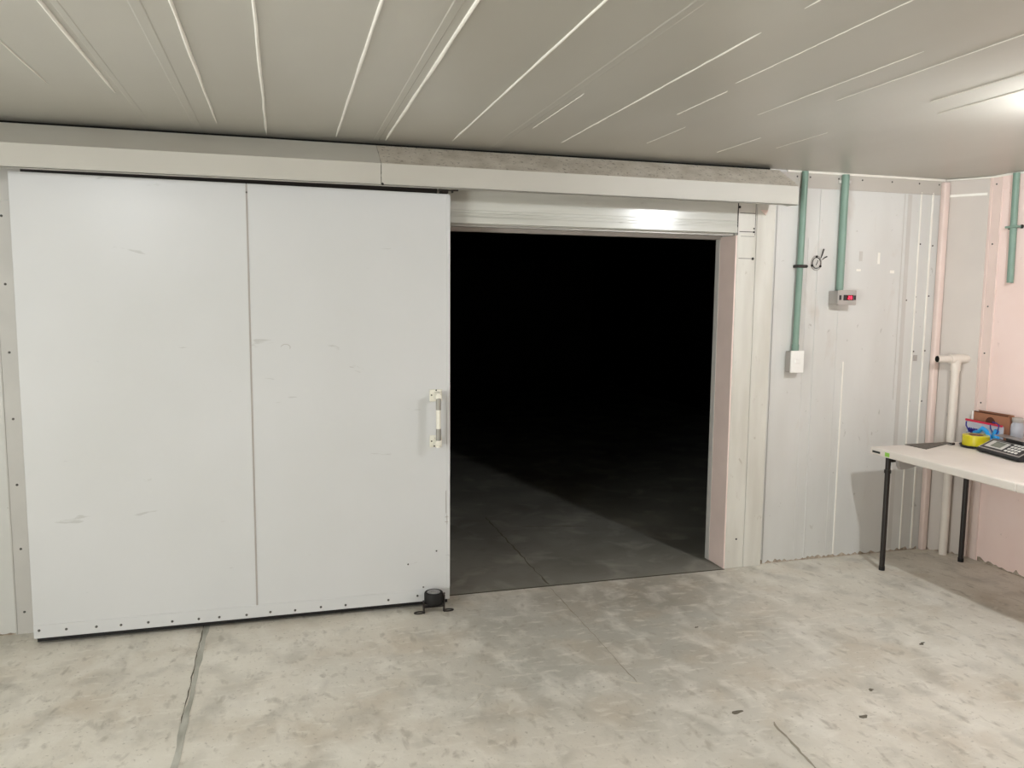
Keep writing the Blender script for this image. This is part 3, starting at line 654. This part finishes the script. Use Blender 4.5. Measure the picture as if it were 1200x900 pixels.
bm = new(); tube(bm, [(xf-.006, 3.745, .893), (xf-.008, 3.738, .87), (xf-.008, 3.72, .845), (xf-.008, 3.700, .835), (xf-.008, 3.688, .86), (xf-.004, 3.685, .898), (xf, 3.71, .908), (xf, 3.735, .910)], .0032, 8); obj('cord', bm, NAVY, t, smooth=True)
bm = new(); box(bm, gx0-.012, gx0+.010, 3.80, 3.90, .770, .80, .005, 2); obj('paper_contents', bm, PAPER, t)

# translucent jar at the right behind the bag
jx, jy = 4.150, 3.624
t = thing('plastic_jar', 'translucent plastic jar at the right end of the bag by the wall', 'jar', (jx, jy, mz))
bm = new(); lathe(bm, [(.030, .0003), (.033, .003), (.034, .13), (.033, .15), (.027, .165), (.027, .17)], (jx, jy, mz), 28); obj('jar', bm, mat('frosted_plastic', (214, 216, 224), .35, .5, trans=.4), t, smooth=True)
bm = new(); lathe(bm, [(.029, .168), (.030, .170), (.030, .192), (.028, .194)], (jx, jy, mz), 28); obj('lid', bm, GREYPL, t, smooth=True)

# counter scale
t = thing('counter_scale', 'black digital counter scale with keypad and steel pan on the table', 'scale', (3.895, 3.665, mz), math.radians(-10))
# local: x from front (0) to back, y along the front from 0 (far end) to -0.34
SWD = .34
def sc(name, bm, m, parent=None, smooth=False): return obj(name, bm, m, parent or t, smooth=smooth, local=True)
P0, P1 = (.008, .026), (.105, .074)
bm = new(); prism(bm, [(0, .014), (.012, .004), (.150, .004), (.150, .070), (P1[0]+.004, P1[1]), P0, (0, .020)], -SWD, 0, bev=.005, axis='y'); body = sc('body', bm, BLACKPL)
sl = math.atan2(P1[1]-P0[1], P1[0]-P0[0]); SL = math.hypot(P1[1]-P0[1], P1[0]-P0[0])
def onpanel(u0, u1, y0, y1, th, m, name, parent=None):
    # u runs up the sloped front panel
    b = new(); box(b, u0, u1, y0, y1, 0, th, min(th*.4, .001), 1)
    bmesh.ops.rotate(b, verts=b.verts, cent=(0, 0, 0), matrix=Matrix.Rotation(-sl, 3, 'Y'))
    bmesh.ops.translate(b, verts=b.verts, vec=(P0[0], 0, P0[1]))
    return sc(name, b, m, parent)
onpanel(.003, SL-.003, -.332, -.008, .0025, GREYPL, 'panel_border')
pnl = onpanel(.010, SL-.010, -.324, -.016, .0035, BLACKPL, 'front_panel')
dsp = onpanel(.024, SL-.018, -.175, -.034, .0045, PALEPRINT, 'display', pnl)
onpanel(.034, SL-.024, -.150, -.070, .0055, LCD, 'screen', dsp)
for r_ in range(4):
    for c_ in range(4):
        onpanel(.020+r_*.022, .034+r_*.022, -.214-c_*.026, -.196-c_*.026, .006, KEY, 'key', pnl)
bm = new(); box(bm, .108, .145, -SWD+.10, -.10, .066, .098, .004, 1); sc('pan_support', bm, BLACKPL)
bm = new(); box(bm, .085, .160, -SWD+.01, -.030, .098, .103, .002, 2); sc('pan', bm, STEEL)
for x in (.03, .13):
    for y in (-.03, -SWD+.03):
        bm = new(); lathe(bm, [(.009, .0003), (.010, .001), (.010, .006)], (x, y, 0), 12); sc('foot', bm, RUBBER)

# ------------------------------------------------------------------ lamps
def lamp(loc, m, label):
    x, y, z = loc
    t = thing('ceiling_lamp', label, 'lamp', (x, y, H), group='bulbs under the ceiling')
    bm = new(); lathe(bm, [(.05, H-.0005), (.05, H-.012), (.022, H-.018), (.022, z+.052), (.018, z+.046)], (x, y, 0), 24); obj('holder', bm, WHITEPL, t, smooth=True)
    bm = new(); bmesh.ops.create_icosphere(bm, subdivisions=3, radius=.05); bmesh.ops.translate(bm, verts=bm.verts, vec=(x, y, z)); obj('bulb', bm, m, t, smooth=True)
lamp(LAMP_RIGHT, BULB, 'bare round bulb under the ceiling at the right, nearest the pink wall')
lamp(LAMP_LEFT, BULB2, 'bare round bulb under the ceiling at the left, nearest the sliding door')
